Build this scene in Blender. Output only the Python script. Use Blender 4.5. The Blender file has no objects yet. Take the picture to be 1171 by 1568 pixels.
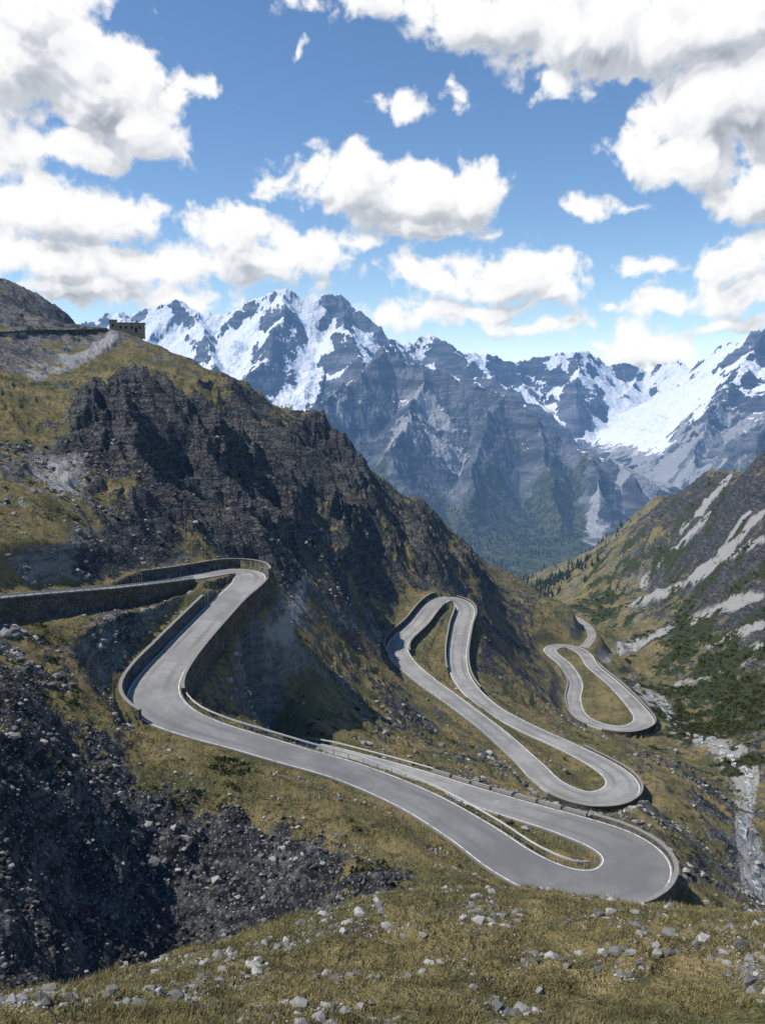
import bpy, math, numpy as np, time
from mathutils import Vector
T0=time.time()
sc=bpy.context.scene
rad=math.radians
F=1358.0; P=rad(7.7); CU,CV=585.5,784.0
SUN_AZ=-96.0; SUN_EL=54.0     # bearing from +Y (negative = left), elevation

# ------------------------------------------------------------------ survey helpers
def ray(u,v):
    x=(u-CU)/F; y=-(v-CV)/F
    dx,dy,dz=x,math.cos(P)+y*math.sin(P),-math.sin(P)+y*math.cos(P)
    h=math.hypot(dx,dy)
    return math.atan2(dx,dy),dz/h
def pt(u,v,r):
    a,t=ray(u,v); return np.array([r*math.sin(a),r*math.cos(a),r*t])

# ------------------------------------------------------------------ numpy noise
rs=np.random.RandomState(11)
PERM=rs.permutation(4096).astype(np.int32)
ANG=rs.rand(4096)*2*np.pi
GX=np.cos(ANG).astype(np.float32); GY=np.sin(ANG).astype(np.float32)
def pn(x,y,seed=0):
    x=x+seed*37.17; y=y-seed*11.73
    xi=np.floor(x).astype(np.int32); yi=np.floor(y).astype(np.int32)
    xf=(x-xi).astype(np.float32); yf=(y-yi).astype(np.float32)
    u=xf*xf*xf*(xf*(xf*6-15)+10); v=yf*yf*yf*(yf*(yf*6-15)+10)
    a=PERM[xi&4095]; b=PERM[(xi+1)&4095]
    h00=PERM[(a+yi)&4095]; h10=PERM[(b+yi)&4095]; h01=PERM[(a+yi+1)&4095]; h11=PERM[(b+yi+1)&4095]
    n00=GX[h00]*xf+GY[h00]*yf; n10=GX[h10]*(xf-1)+GY[h10]*yf
    n01=GX[h01]*xf+GY[h01]*(yf-1); n11=GX[h11]*(xf-1)+GY[h11]*(yf-1)
    return (n00*(1-u)+n10*u)*(1-v)+(n01*(1-u)+n11*u)*v
def fbm(x,y,o=4,seed=0,gain=.5):
    s=0;a=1;f=1
    for i in range(o):
        s=s+a*pn(x*f,y*f,seed+i*3); a*=gain; f*=2.03
    return s
def billow(x,y,o=4,seed=0,gain=.5):
    s=0;a=1;f=1
    for i in range(o):
        s=s+a*np.abs(pn(x*f,y*f,seed+i*3)); a*=gain; f*=2.07
    return s
def ridged(x,y,o=4,seed=0,gain=.5):
    s=0;a=1;f=1;tot=0
    for i in range(o):
        s=s+a*(1-2.2*np.abs(pn(x*f,y*f,seed+i*3))); tot+=a; a*=gain; f*=2.1
    return s/tot
def sstep(a,b,x):
    t=np.clip((x-a)/(b-a),0,1); return t*t*(3-2*t)
def blur(a,k):
    for ax in (0,1):
        c=np.cumsum(np.pad(a,[(k+1,k) if q==ax else (0,0) for q in (0,1)],'edge'),axis=ax)
        n=a.shape[ax]
        a=(np.take(c,np.arange(2*k+1,2*k+1+n),ax)-np.take(c,np.arange(0,n),ax))/(2*k+1)
    return a

# ------------------------------------------------------------------ mesh helpers
def new_mesh(name,verts,faces,mat=None,smooth=False,parent=None):
    verts=np.asarray(verts,dtype=np.float32).reshape(-1,3); faces=np.asarray(faces,dtype=np.int32)
    k=faces.shape[1]; n=faces.shape[0]
    me=bpy.data.meshes.new(name)
    me.vertices.add(len(verts)); me.vertices.foreach_set("co",verts.ravel())
    me.loops.add(n*k); me.loops.foreach_set("vertex_index",faces.ravel())
    me.polygons.add(n); me.polygons.foreach_set("loop_start",np.arange(0,n*k,k,dtype=np.int32))
    me.polygons.foreach_set("loop_total",np.full(n,k,dtype=np.int32))
    me.polygons.foreach_set("use_smooth",np.full(n,smooth))
    me.update(calc_edges=True)
    ob=bpy.data.objects.new(name,me); sc.collection.objects.link(ob)
    if mat: me.materials.append(mat)
    if parent: ob.parent=parent
    return ob
def grid_faces(nr,nc):
    i=np.arange(nr-1)[:,None]*nc+np.arange(nc-1)[None,:]
    i=i.ravel()
    return np.stack([i,i+1,i+nc+1,i+nc],1)
def add_col(ob,name,arr):
    at=ob.data.attributes.new(name,'FLOAT_COLOR','POINT')
    at.data.foreach_set("color",np.asarray(arr,dtype=np.float32).ravel())

# ------------------------------------------------------------------ roads
def road_path(ctrl,closed=False,step=0.7,smooth=14):
    C=np.array([pt(*c[:3]) for c in ctrl]); W=np.array([c[3] for c in ctrl],float); n=len(C)
    pts=[];ws=[];ci=[]
    segs=n if closed else n-1
    for i in range(segs):
        g=lambda k:(k%n) if closed else min(max(k,0),n-1)
        p0,p1,p2,p3=C[g(i-1)],C[g(i)],C[g(i+1)],C[g(i+2)]
        m=max(2,int(np.linalg.norm(p2-p1)/step))
        for j in range(m):
            t=j/m
            l=np.linalg.norm(p2-p1)
            m1=(p2-p0)/max(1e-6,np.linalg.norm(p2-p0))*l; m2=(p3-p1)/max(1e-6,np.linalg.norm(p3-p1))*l
            q=(2*t**3-3*t*t+1)*p1+(t**3-2*t*t+t)*m1+(-2*t**3+3*t*t)*p2+(t**3-t*t)*m2
            pts.append(q); ws.append(W[g(i)]*(1-t)+W[g(i+1)]*t); ci.append(i+t)
    pts=np.array(pts);ws=np.array(ws);ci=np.array(ci)
    def sm(a,k):
        if k<2: return a
        ker=np.ones(k)/k
        if closed: b=np.concatenate([a[-k:],a,a[:k]]); return np.convolve(b,ker,'same')[k:-k]
        b=np.concatenate([np.full(k,a[0]),a,np.full(k,a[-1])]); 
        return np.convolve(b,ker,'same')[k:-k]
    for k in range(2):
        pts[:,2]=sm(pts[:,2],smooth)
    for ax in (0,1): pts[:,ax]=sm(pts[:,ax],5)
    ws=sm(ws,9)
    if closed:
        tg=np.roll(pts,-2,0)-np.roll(pts,2,0)
    else:
        tg=np.gradient(pts,axis=0)
    tg=tg[:,:2]; tg/=np.linalg.norm(tg,axis=1)[:,None]+1e-9
    nl=np.stack([-tg[:,1],tg[:,0]],1)
    return dict(p=pts,w=ws,ci=ci,t=tg,n=nl,closed=closed,dl=np.zeros(len(pts)),dr=np.zeros(len(pts)))
def rng_mask(rd,a,b,soft=.5):
    ci=rd['ci']; return sstep(a-soft,a,ci)*(1-sstep(b,b+soft,ci))
R1=road_path([(-250,945,125,6.5),(-100,927,140,6.5),(0,916,152,6),(90,908,163,5.5),(180,900,175,5.5),(270,889,194,5.5),(320,880,205,6),(352,876,212,7),(378,880,210,8),(378,893,200,7.5),(347,922,187,7),(315,955,174,7),(275,1000,161,7.2),(243,1040,150,8),(236,1070,143,9),(258,1094,137.5,9),(305,1115,133.5,8),(380,1138,130,7.2),(450,1158,127,7),(540,1185,124,7),(640,1228,119,7.3),(720,1275,113,7.6),(790,1322,107,8),(865,1357,104,8.5),(930,1361,104.8,9),(966,1343,108,9),(973,1317,113,9),(942,1290,118,8.5),(880,1266,123,7.5),(800,1243,130,7),(720,1218,138,6.8),(640,1192,148,6.5),(540,1163,160,6.5),(450,1143,173,6.5),(380,1155,185,6.5)])
R2=road_path([(690,915,346,7.5),(665,925,338,7.5),(640,955,322,7.5),(610,985,303,7.5),(614,1008,288,7.8),(645,1038,271,7.5),(700,1078,254,7),(760,1125,240,7),(810,1170,227,7.2),(845,1203,217.5,7.8),(890,1222,213.5,8.8),(930,1223,216,9.5),(953,1204,224,9),(935,1180,234,8),(878,1148,246,7),(800,1112,260,7),(745,1080,272,7),(708,1040,290,7),(700,1005,305,7),(706,960,325,7.4),(712,930,340,7.4)],closed=True)
R3=road_path([(842,993,440,6.5),(868,990,452,6.5),(893,1000,440,6.5),(907,1020,420,6.5),(942,1050,395,6.5),(977,1088,366,7.5),(984,1106,353,8.5),(958,1117,346,8),(920,1112,348,7),(889,1097,358,6.5),(878,1070,378,6.5),(881,1045,395,6.5),(864,1017,419,6.5),(846,1002,432,6.5)],closed=True)
R4=road_path([(893,992,452,5),(905,976,472,4.5),(902,962,495,4.5),(888,950,525,4.5),(868,940,560,4.5),(850,933,600,4.5),(836,926,650,4.5),(845,918,720,4.5)])
ROADS=[R1,R2,R3,R4]
def setd(rd,side,a,b,val,soft=.7):
    k='dl' if side>0 else 'dr'; m=rng_mask(rd,a,b,soft); rd[k]=rd[k]*(1-m)+val*m
setd(R1,-1,0,4.6,-3.6); setd(R1,1,4.6,8.2,2.2); setd(R1,-1,10,14.6,2.0); setd(R1,1,8.8,13.6,-4.2)
setd(R1,1,14,31,-0.9); setd(R1,-1,23.8,28.5,-3.8); setd(R1,-1,28.8,33,-1.5)
setd(R2,-1,0.3,3.8,1.8); setd(R2,-1,16.8,20.5,-3.0); setd(R2,-1,9.6,13.2,-3.2); setd(R2,1,0.8,3.4,-1.6);setd(R2,1,17.5,19.8,1.5)
setd(R3,1,5,7.4,-2.5); setd(R3,1,8.5,11.5,-2.2); setd(R3,1,3,5,-1.5)

# ------------------------------------------------------------------ near terrain control survey
K=[ # column left edge and beyond
(-300,1568,22),(-300,1300,80),(-300,1100,110),(-300,800,170),(-300,600,300),(-300,420,520),
(0,1568,22),(0,1535,31),(0,1500,74),(0,1250,92),(0,1060,115),(0,985,137),(0,880,158),(0,800,178),(0,700,230),(0,600,300),(0,525,380),(0,500,430),(0,447,540),
(100,1568,22.5),(100,1515,34),(100,1490,82),(100,1280,97),(100,1115,118),(100,1000,140),(100,960,150),(100,860,172),(100,780,200),(100,700,250),(100,600,330),(100,560,390),(100,520,440),(60,470,560),(110,488,600),
(200,1568,23),(200,1490,37),(200,1478,90),(200,1300,103),(200,1160,120),(190,1000,150),(190,940,162),(200,860,190),(200,760,240),(200,680,290),(200,600,360),(200,550,420),(190,512,470),(150,515,455),(235,527,465),
(300,1568,23.5),(300,1460,40),(300,1470,92),(300,1300,106),(300,1180,119),(300,850,220),(300,750,275),(300,650,345),(300,570,430),
(400,1568,23.5),(400,1438,41),(420,1450,88),(400,1320,103),(400,1190,117),(410,855,245),(400,760,310),(400,680,380),(400,612,445),(345,582,440),
(440,950,224),(450,1050,194),(450,1112,180),(370,1000,190),(380,1080,172),
(500,1568,24),(500,1400,42),(520,1398,85),(520,1260,108),(500,900,268),(500,800,350),(500,720,435),(500,680,470),(540,715,480),
(560,1080,215),(600,1140,190),(600,1090,225),(560,1010,252),(540,1130,180),
(585,1568,24),(585,1374,43),(620,1340,92),(600,900,345),(600,820,425),(600,760,500),
(700,1568,24),(700,1364,45),(700,1345,88),(680,1150,205),(700,880,405),(700,832,540),(650,790,520),
(800,1568,24),(800,1366,47),(800,1200,180),(760,960,400),(760,900,520),(760,872,600),
(800,1040,350),(800,960,450),(830,918,640),(790,1150,235),
(900,1568,24.5),(900,1382,46),(900,1190,200),(950,1140,285),(900,1130,290),
(1000,1568,25),(1000,1396,46),(1080,1300,190),(1050,1230,225),(1050,1180,265),(1080,1385,150),(1050,1405,128),
(1171,1568,25),(1171,1405,48),(1171,1395,200),(1140,1260,270),(1130,1180,310),(1060,1130,345),(1022,1100,380),(960,1048,440),(918,1010,500),(880,970,600),(845,935,740),(805,898,1000),(830,882,1300),
(1171,1120,345),(1171,1000,430),(1171,850,530),(1171,700,680),(1100,1050,420),(1100,900,560),(1100,790,720),(1100,732,820),
(1000,1000,500),(1000,900,700),(1000,820,900),(1000,775,1050),(920,865,1150),(880,900,1000),(940,820,1180),
(1350,1300,230),(1350,1100,300),(1350,900,450),(1350,640,620),(1350,1568,25)]
hid=[] # hidden terrain: (u,r,z)
for u,r,z in [(-300,50,-38),(0,52,-42),(100,56,-45),(200,62,-51),(300,66,-55),(400,64,-52),(500,62,-46),(600,66,-48),(700,68,-50),(800,75,-53),(900,75,-53),(1000,78,-55),(1080,85,-62),(1171,90,-64),(1350,90,-62),
 (0,700,25),(100,760,0),(200,560,-20),(300,520,-40),(400,530,-60),(500,560,-85),(600,590,-115),(700,640,-150),(760,700,-165),(-300,700,40),
 (200,800,-150),(400,800,-190),(600,850,-230),(700,900,-235),(0,1000,-100),
 (1171,850,-130),(1100,1000,-150),(1000,1250,-220),(920,1400,-300),(1350,800,-100),
 (-700,100,-30),(-700,300,20),(-700,700,60),(1900,100,-60),(1900,300,-60),(1900,700,20),(-700,20,-14),(1900,20,-16)]:
    a,_=ray(min(max(u,-300),1500),784); 
    if u<-300: a=rad(-62)
    if u>1500: a=rad(62)
    hid.append((a,math.log(r),z/r))
for a in (-62,-40,-20,0,20,40,62):
    for r,tn in ((1.2,-1.6),(3,-1.15),(6,-1.0),(12,-.88)): hid.append((rad(a),math.log(r),tn))
    for r,z in ((1300,-310),(1900,-460)): 
        if a!=20 or r>1500: hid.append((rad(a),math.log(r),z/r))
cp=[]
for u,v,r in K:
    a,t=ray(u,v); cp.append((a,math.log(r),t))
cp+=hid
for rd in ROADS:
    last=None
    for i,q in enumerate(rd['p']):
        if last is None or np.linalg.norm(q-last)>(9 if rd is R1 else 16):
            r=math.hypot(q[0],q[1]); cp.append((math.atan2(q[0],q[1]),math.log(r),(q[2]-.3)/r)); last=q
cp=np.array(cp)
def tps_fit(X,y,lam=2e-5):
    n=len(X); d=np.linalg.norm(X[:,None]-X[None],axis=2); Km=np.where(d>0,d*d*np.log(d+1e-12),0)+lam*np.eye(n)
    Q=np.hstack([np.ones((n,1)),X]); A=np.block([[Km,Q],[Q.T,np.zeros((3,3))]])
    return np.linalg.solve(A,np.concatenate([y,np.zeros(3)]))
sol=tps_fit(cp[:,:2],cp[:,2])
def tps_eval(A,L):
    sh=A.shape; a=A.ravel(); l=L.ravel(); out=sol[-3]+sol[-2]*a+sol[-1]*l
    for i in range(len(cp)):
        d2=(a-cp[i,0])**2+(l-cp[i,1])**2
        out+=sol[i]*.5*d2*np.log(d2+1e-20)
    return out.reshape(sh)
az=np.concatenate([np.linspace(-62,-27,70)[:-1],np.linspace(-27,27,1081),np.linspace(27,62,70)[1:]]); az=np.radians(az)
lr=np.concatenate([np.linspace(math.log(1.2),math.log(16),50)[:-1],np.linspace(math.log(16),math.log(720),930),np.linspace(math.log(720),math.log(1900),160)[1:]])
NA,NR=len(az),len(lr)
ca=np.linspace(az[0],az[-1],280); cl=np.linspace(lr[0],lr[-1],300)
CT=tps_eval(*np.meshgrid(ca,cl)) 
fi=np.interp(lr,cl,np.arange(300)); fj=np.interp(az,ca,np.arange(280))
i0=np.clip(fi.astype(int),0,298); j0=np.clip(fj.astype(int),0,278); fi=(fi-i0)[:,None]; fj=(fj-j0)[None]
B=lambda a,b:CT[np.ix_(a,b)]
TT=(B(i0,j0)*(1-fi)*(1-fj)+B(i0+1,j0)*fi*(1-fj)+B(i0,j0+1)*(1-fi)*fj+B(i0+1,j0+1)*fi*fj)
RR=np.exp(lr)[:,None]*np.ones((1,NA)); AZ=np.ones((NR,1))*az[None]
X=RR*np.sin(AZ); Y=RR*np.cos(AZ); Z=TT*RR
# distance to roads
D=np.full((NR,NA),999.0); RZ=np.zeros((NR,NA)); HW=np.zeros((NR,NA)); DL=np.zeros((NR,NA)); LIM=np.full((NR,NA),99.)
for rd in ROADS:
    p=rd['p']; 
    for i in range(0,len(p)):
        x,y,z=p[i]; r=math.hypot(x,y); a=math.atan2(x,y); R=26
        ja,jb=np.searchsorted(az,[a-R/r,a+R/r]); ia,ib=np.searchsorted(lr,[math.log(max(1,r-R)),math.log(r+R)])
        sl=(slice(ia,ib),slice(ja,jb))
        dx=X[sl]-x; dy=Y[sl]-y; d=np.hypot(dx,dy); m=d<D[sl]
        sgn=dx*rd['n'][i,0]+dy*rd['n'][i,1]
        D[sl]=np.where(m,d,D[sl]); RZ[sl]=np.where(m,z,RZ[sl]); HW[sl]=np.where(m,rd['w'][i]/2,HW[sl])
        DL[sl]=np.where(m,np.where(sgn>0,rd['dl'][i],rd['dr'][i]),DL[sl])
        if rd is R4 or (rd is R1 and rd['ci'][i]>30): continue
        # ground in front of the road is graded below the carriageway edge
        hw=rd['w'][i]/2+.6
        for sg in (-1,0,1):
            ex,ey=x+rd['n'][i,0]*hw*sg,y+rd['n'][i,1]*hw*sg; er=math.hypot(ex,ey); ea=math.atan2(ex,ey); et=(z-.1)/er
            ja,jb=np.searchsorted(az,[ea-1.2/r,ea+1.2/r]); ia,ib=np.searchsorted(lr,[math.log(er*.66),math.log(er-1)])
            q=LIM[ia:ib,ja:jb]; np.minimum(q,(et-.0025-.022*(1-np.exp(lr[ia:ib])/er))[:,None],out=q)
Z0=Z.copy()
def sight(u,v,ZZ=None):
    ZZ=Z0 if ZZ is None else ZZ
    a,t=ray(u,v); j=int(np.clip(np.searchsorted(az,a),0,NA-1))
    col=ZZ[:,j]/RR[:,j]; k=np.nonzero((col>=t)&(RR[:,j]>14))[0]
    if len(k)==0: k=[np.argmax(col)]
    return j,int(k[0]),a
def brush(M,u,v,su,sv,val,rmin=.12):
    j,i,a=sight(u,v); r=RR[i,j]; z=Z0[i,j]
    sa=su/F; sz=sv/F*r; srr=max(4*sa,rmin)*r
    ja,jb=np.searchsorted(az,[a-2.6*sa,a+2.6*sa])
    sl=(slice(None),slice(ja,jb))
    w=np.exp(-.5*(((AZ[sl]-a)/sa*1.3)**2+((Z0[sl]-z)/sz*1.1)**2+((RR[sl]-r)/srr)**2))
    M[sl]+=w*val
def bline(M,pts,wid,val,n=8):
    for (u0,v0),(u1,v1) in zip(pts[:-1],pts[1:]):
        L=math.hypot(u1-u0,v1-v0); n=max(1,int(L/(wid*1.1)))
        for k in range(n):
            t=k/n; brush(M,u0+(u1-u0)*t,v0+(v1-v0)*t,wid,wid,val,.02)
MR=np.zeros((NR,NA)); MK=np.zeros((NR,NA)); ML=np.zeros((NR,NA)); MS=np.zeros((NR,NA)); MC=np.zeros((NR,NA)); MB=np.zeros((NR,NA))
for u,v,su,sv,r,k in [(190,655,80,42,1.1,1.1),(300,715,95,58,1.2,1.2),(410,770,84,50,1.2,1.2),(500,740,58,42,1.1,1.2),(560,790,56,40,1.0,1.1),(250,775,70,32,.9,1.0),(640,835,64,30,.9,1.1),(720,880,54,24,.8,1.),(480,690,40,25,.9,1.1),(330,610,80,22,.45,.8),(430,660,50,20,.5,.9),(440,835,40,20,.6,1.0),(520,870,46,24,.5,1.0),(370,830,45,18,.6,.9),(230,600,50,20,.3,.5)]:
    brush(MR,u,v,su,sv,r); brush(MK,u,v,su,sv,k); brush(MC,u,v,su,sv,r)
for u,v,su,sv,r,k in [
 (60,1300,110,125,1.3,1.5),(200,1320,130,100,1.3,1.5),(340,1345,120,85,1.3,1.4),(470,1370,95,64,1.2,1.3),(580,1370,74,38,1.1,1.2),(100,1430,140,60,1.2,1.4),(300,1440,110,50,1.2,1.4),(20,1140,50,44,.8,1.1)]:
    brush(MR,u,v,su,sv,r); brush(MK,u,v,su,sv,k); brush(MB,u,v,su,sv,r)
for u,v,su,sv,r,k in [
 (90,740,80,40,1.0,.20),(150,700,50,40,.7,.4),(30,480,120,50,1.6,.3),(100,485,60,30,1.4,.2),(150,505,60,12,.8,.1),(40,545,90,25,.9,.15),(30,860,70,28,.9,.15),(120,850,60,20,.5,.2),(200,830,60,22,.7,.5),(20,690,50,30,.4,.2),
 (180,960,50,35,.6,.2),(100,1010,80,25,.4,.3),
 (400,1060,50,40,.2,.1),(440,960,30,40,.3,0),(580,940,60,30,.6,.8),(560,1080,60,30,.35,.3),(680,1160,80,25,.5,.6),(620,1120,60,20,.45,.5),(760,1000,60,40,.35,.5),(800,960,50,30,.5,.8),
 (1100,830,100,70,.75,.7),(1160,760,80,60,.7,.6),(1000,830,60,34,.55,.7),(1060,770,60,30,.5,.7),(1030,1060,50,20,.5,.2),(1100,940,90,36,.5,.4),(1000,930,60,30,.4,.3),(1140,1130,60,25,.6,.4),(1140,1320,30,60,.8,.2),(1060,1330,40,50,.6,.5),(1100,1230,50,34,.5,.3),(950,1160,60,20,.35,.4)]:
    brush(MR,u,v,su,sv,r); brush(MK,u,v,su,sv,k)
for u,v,su,sv,g in [(20,610,60,34,-1.4),(290,640,40,20,-1.3),(250,590,50,20,-1.1),(60,805,80,24,-1.8),(430,640,30,12,-.8),(150,570,80,16,-1.0),(540,850,28,16,-.8),(490,800,20,12,-.6),(590,890,36,20,-.7),(300,1170,120,18,-.8),(480,1225,100,18,-.9),(620,1290,60,16,-.8),(120,1130,80,20,-.6),(80,1050,70,20,-.4),(400,1000,50,60,-.6),(480,940,46,36,-.6),(540,1010,70,50,-.6),(500,1080,60,40,-.5),(430,1080,50,30,-.5),(330,670,20,14,-.9),(370,700,14,16,-.6),(430,730,14,14,-.5),(150,780,70,16,-.8),(230,1190,60,20,-.5),(420,1245,80,16,-.5),(680,860,24,10,-.7),(640,930,30,20,-.3),(100,640,50,24,-.5)]:
    brush(MR,u,v,su,sv,g)
    brush(MK,u,v,su,sv,g*.4)
for u,v,su,sv,l in [(90,740,50,30,.8),(60,560,50,14,.6),(110,545,30,8,.5),(180,950,40,25,.4),(150,500,50,8,.4),(60,480,90,30,.3),(30,870,50,18,.45),(450,970,26,50,.35),(520,1000,40,30,.2),(60,1555,90,25,.45),(320,1530,80,25,.4),(1150,1330,16,40,.9),(1110,1200,20,16,.6),(1030,1110,14,8,.7)]:
    brush(ML,u,v,su,sv,l)
bline(ML,[(1171,1420),(1150,1330),(1135,1260),(1150,1190),(1090,1140),(1040,1118),(1015,1090),(960,1040)],9,.8)
for pl,wd_ in (([(915,1012),(960,1000),(1030,975),(1090,950),(1171,915)],6),([(1010,1065),(1070,1045),(1120,1025),(1171,1000)],5),([(960,940),(1030,915),(1100,880),(1171,850)],3),([(1060,900),(1120,850),(1171,800)],3),([(1080,1000),(1171,960)],3),([(980,900),(1040,850),(1090,800)],3),([(1040,830),(1080,780),(1120,740)],3),([(1100,860),(1150,790)],3)):
    bline(ML,pl,wd_,.55); bline(MR,pl,wd_+1,.6)
bline(MR,[(1171,1420),(1150,1330),(1135,1260),(1150,1190),(1090,1140),(1040,1118),(1015,1090),(960,1040)],12,.8)
bline(ML,[(175,520),(130,545),(80,572),(40,588)],7,.8); bline(MR,[(175,520),(130,545),(80,572),(40,588)],7,.8)
for pl in ([(470,880),(450,940),(430,1010),(400,1080)],[(555,930),(600,990)]):
    bline(ML,pl,12,.25); bline(MR,pl,12,.45)
for u,v,su,sv,s in [(1080,1075,60,22,.7),(1110,1000,60,20,.5),(1000,1035,40,10,.3),(940,960,60,12,.3),(1060,930,60,16,.3),(1140,900,50,20,.2),(1000,860,70,30,.5),(920,900,50,18,.6),(1150,1090,50,16,.7),(1020,1000,50,12,.3),(1080,800,60,30,.3)]:
    brush(MS,u,v,su,sv,s)
# --- displacement
far=sstep(HW+4,HW+24,D); near=sstep(HW+.8,HW+6,D)
cl_=np.clip(MR*.8,0,1.3)*np.clip(.35+MK,0,1)
cf=np.clip(MC,0,1.2); cb=np.clip(MB,0,1.1)
c,s_=math.cos(rad(35)),math.sin(rad(35))
wx=X+16*fbm(X/60,Y/60,3,5); wy=Y+16*fbm(X/60,Y/60,3,9)
U2=wx*c+wy*s_; V2=-wx*s_+wy*c
g1=ridged(U2/50,V2/110,4,20,.5)-.35
g2=ridged(U2/17,V2/30,4,33)-.35
g3=ridged(U2/5.5,V2/8,3,39)-.35
g4=ridged(U2/9,V2/16,5,45,.6)-.35
sc_r=sstep(20,120,RR)
disp=far*sc_r*(2.2*fbm(X/70,Y/70,4,2)+cl_*(2.0*g1+.9*g2)+cf*sstep(200,300,RR)*(19*g1+7.0*g2+1.2*g3)+cf*sstep(120,200,RR)*(2.5*g2+.6*g3))
disp+=cb*near*far*sstep(58,72,RR)*(1.6*g2+1.9*g4)
disp+=near*(1.3*fbm(X/16,Y/16,4,50)*sstep(40,110,RR)*far+.45*fbm(X/5,Y/5,4,60)*(1+cl_*1.2)+.14*fbm(X/1.5,Y/1.5,3,70)*sstep(400,100,RR)*(1+cl_*1.5))
# rock ribs breaking through the turf
ocn=ridged(U2/12,V2/22,4,130,.6); oc=sstep(.56,.80,ocn+.25*fbm(X/40,Y/40,3,135))*near*sstep(70,110,RR)*(1-np.clip(cb,0,1))
disp+=oc*far*1.0
fgm=sstep(60,30,RR)
disp+=fgm*(.55*fbm(X/7,Y/7,4,81)+.16*np.abs(fbm(X/.9,Y/.9,3,83))+.30*fbm(X/2.4,Y/2.4,3,85))
disp+=sstep(700,1000,RR)*(14*ridged(X/160,Y/160,4,90))-sstep(700,1000,RR)*6
rg=sstep(rad(11),rad(17),AZ)*sstep(400,520,RR)*far
rgn=ridged((X+Y*.3)/75,(Y-X*.3)/190,5,95,.58)-.4
disp+=rg*(14*rgn+4.5*(ridged(X/22,Y/30,4,97)-.4))
Z=Z+disp
e=D-HW-.45
Z=np.where(e>.3,np.minimum(Z,LIM*RR),Z)
blend=sstep(0,7.5,e); nearz=RZ+np.where(e>0,DL,0)
Z=np.where(e<0,RZ-.22,Z*blend+(1-blend)*(nearz-.15+.5*fbm(X/3,Y/3,3,12)*sstep(0,2,e)))
def normals(X,Y,Z):
    dxr=np.gradient(X,axis=0);dyr=np.gradient(Y,axis=0);dzr=np.gradient(Z,axis=0)
    dxc=np.gradient(X,axis=1);dyc=np.gradient(Y,axis=1);dzc=np.gradient(Z,axis=1)
    nx=dyc*dzr-dzc*dyr; ny=dzc*dxr-dxc*dzr; nz=dxc*dyr-dyc*dxr
    l=np.sqrt(nx*nx+ny*ny+nz*nz)+1e-12
    return nx/l,ny/l,nz/l
nx,ny,nz=normals(X,Y,Z); sg=np.sign(nz); nz=np.abs(nz)
pat=fbm(X/22,Y/22,5,101,.6); pat2=fbm(X/6,Y/6,4,111,.6)
rock=.17+MR*.62+pat*.85+pat2*.5+(0.74-nz)*1.8+rg*(-rgn*.35+.05)+oc*.50
rock-=sstep(6,2,e)*(e>0)*.30*(np.abs(DL)<1)
rock-=fgm*.04
rock=np.clip(rock,0,1)
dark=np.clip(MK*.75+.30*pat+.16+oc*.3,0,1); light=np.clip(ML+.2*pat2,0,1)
shrub=np.clip(MS+pat*1.0+pat2*.6,0,1)*(MS>.08)
print("masks",time.time()-T0)

# ------------------------------------------------------------------ node helper
class NB:
    def __init__(s,nt): s.nt=nt; nt.nodes.clear()
    def n(s,t,**k):
        nd=s.nt.nodes.new(t)
        for a,b in k.items(): setattr(nd,a,b)
        return nd
    def put(s,sock,v):
        if v is None: return
        if isinstance(v,bpy.types.NodeSocket): s.nt.links.new(v,sock)
        else:
            if hasattr(sock.default_value,'__len__') and not hasattr(v,'__len__'): v=[v]*len(sock.default_value)
            if hasattr(v,'__len__') and len(sock.default_value)==4 and len(v)==3: v=(*v,1)
            sock.default_value=v
    def m(s,op,a,b=None,c=None,clamp=False):
        nd=s.n('ShaderNodeMath',operation=op,use_clamp=clamp)
        for i,v in enumerate((a,b,c)): s.put(nd.inputs[i],v) if v is not None else None
        return nd.outputs[0]
    def vm(s,op,a,b=None,sc=None):
        nd=s.n('ShaderNodeVectorMath',operation=op); s.put(nd.inputs[0],a)
        if b is not None: s.put(nd.inputs[1],b)
        if sc is not None: s.put(nd.inputs['Scale'],sc)
        return nd.outputs['Value'] if op in('LENGTH','DOT_PRODUCT') else nd.outputs[0]
    def mix(s,f,a,b,bt='MIX'):
        nd=s.n('ShaderNodeMix',data_type='RGBA',blend_type=bt); s.put(nd.inputs[0],f); s.put(nd.inputs[6],a); s.put(nd.inputs[7],b); return nd.outputs[2]
    def noise(s,v,sc,d=4,r=.55,dist=0,lac=2.0):
        nd=s.n('ShaderNodeTexNoise'); s.put(nd.inputs['Vector'],v); nd.inputs['Scale'].default_value=sc; nd.inputs['Detail'].default_value=d; nd.inputs['Roughness'].default_value=r; nd.inputs['Distortion'].default_value=dist; nd.inputs['Lacunarity'].default_value=lac
        return nd.outputs['Fac']
    def vor(s,v,sc,feat='F1',out='Distance',rnd=1):
        nd=s.n('ShaderNodeTexVoronoi',feature=feat); s.put(nd.inputs['Vector'],v); nd.inputs['Scale'].default_value=sc; nd.inputs['Randomness'].default_value=rnd
        return nd.outputs['Distance' if feat=='DISTANCE_TO_EDGE' else out]
    def mr(s,v,a,b,c=0.,d=1.,smooth=True):
        nd=s.n('ShaderNodeMapRange',interpolation_type='SMOOTHSTEP' if smooth else 'LINEAR',clamp=True); s.put(nd.inputs[0],v)
        for i,x in zip((1,2,3,4),(a,b,c,d)): s.put(nd.inputs[i],x)
        return nd.outputs[0]
def mat(name):
    m=bpy.data.materials.new(name); m.use_nodes=True
    try: m.cycles.emission_sampling='NONE'
    except Exception: pass
    return m,NB(m.node_tree)
HAZE_L=12500.
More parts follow.
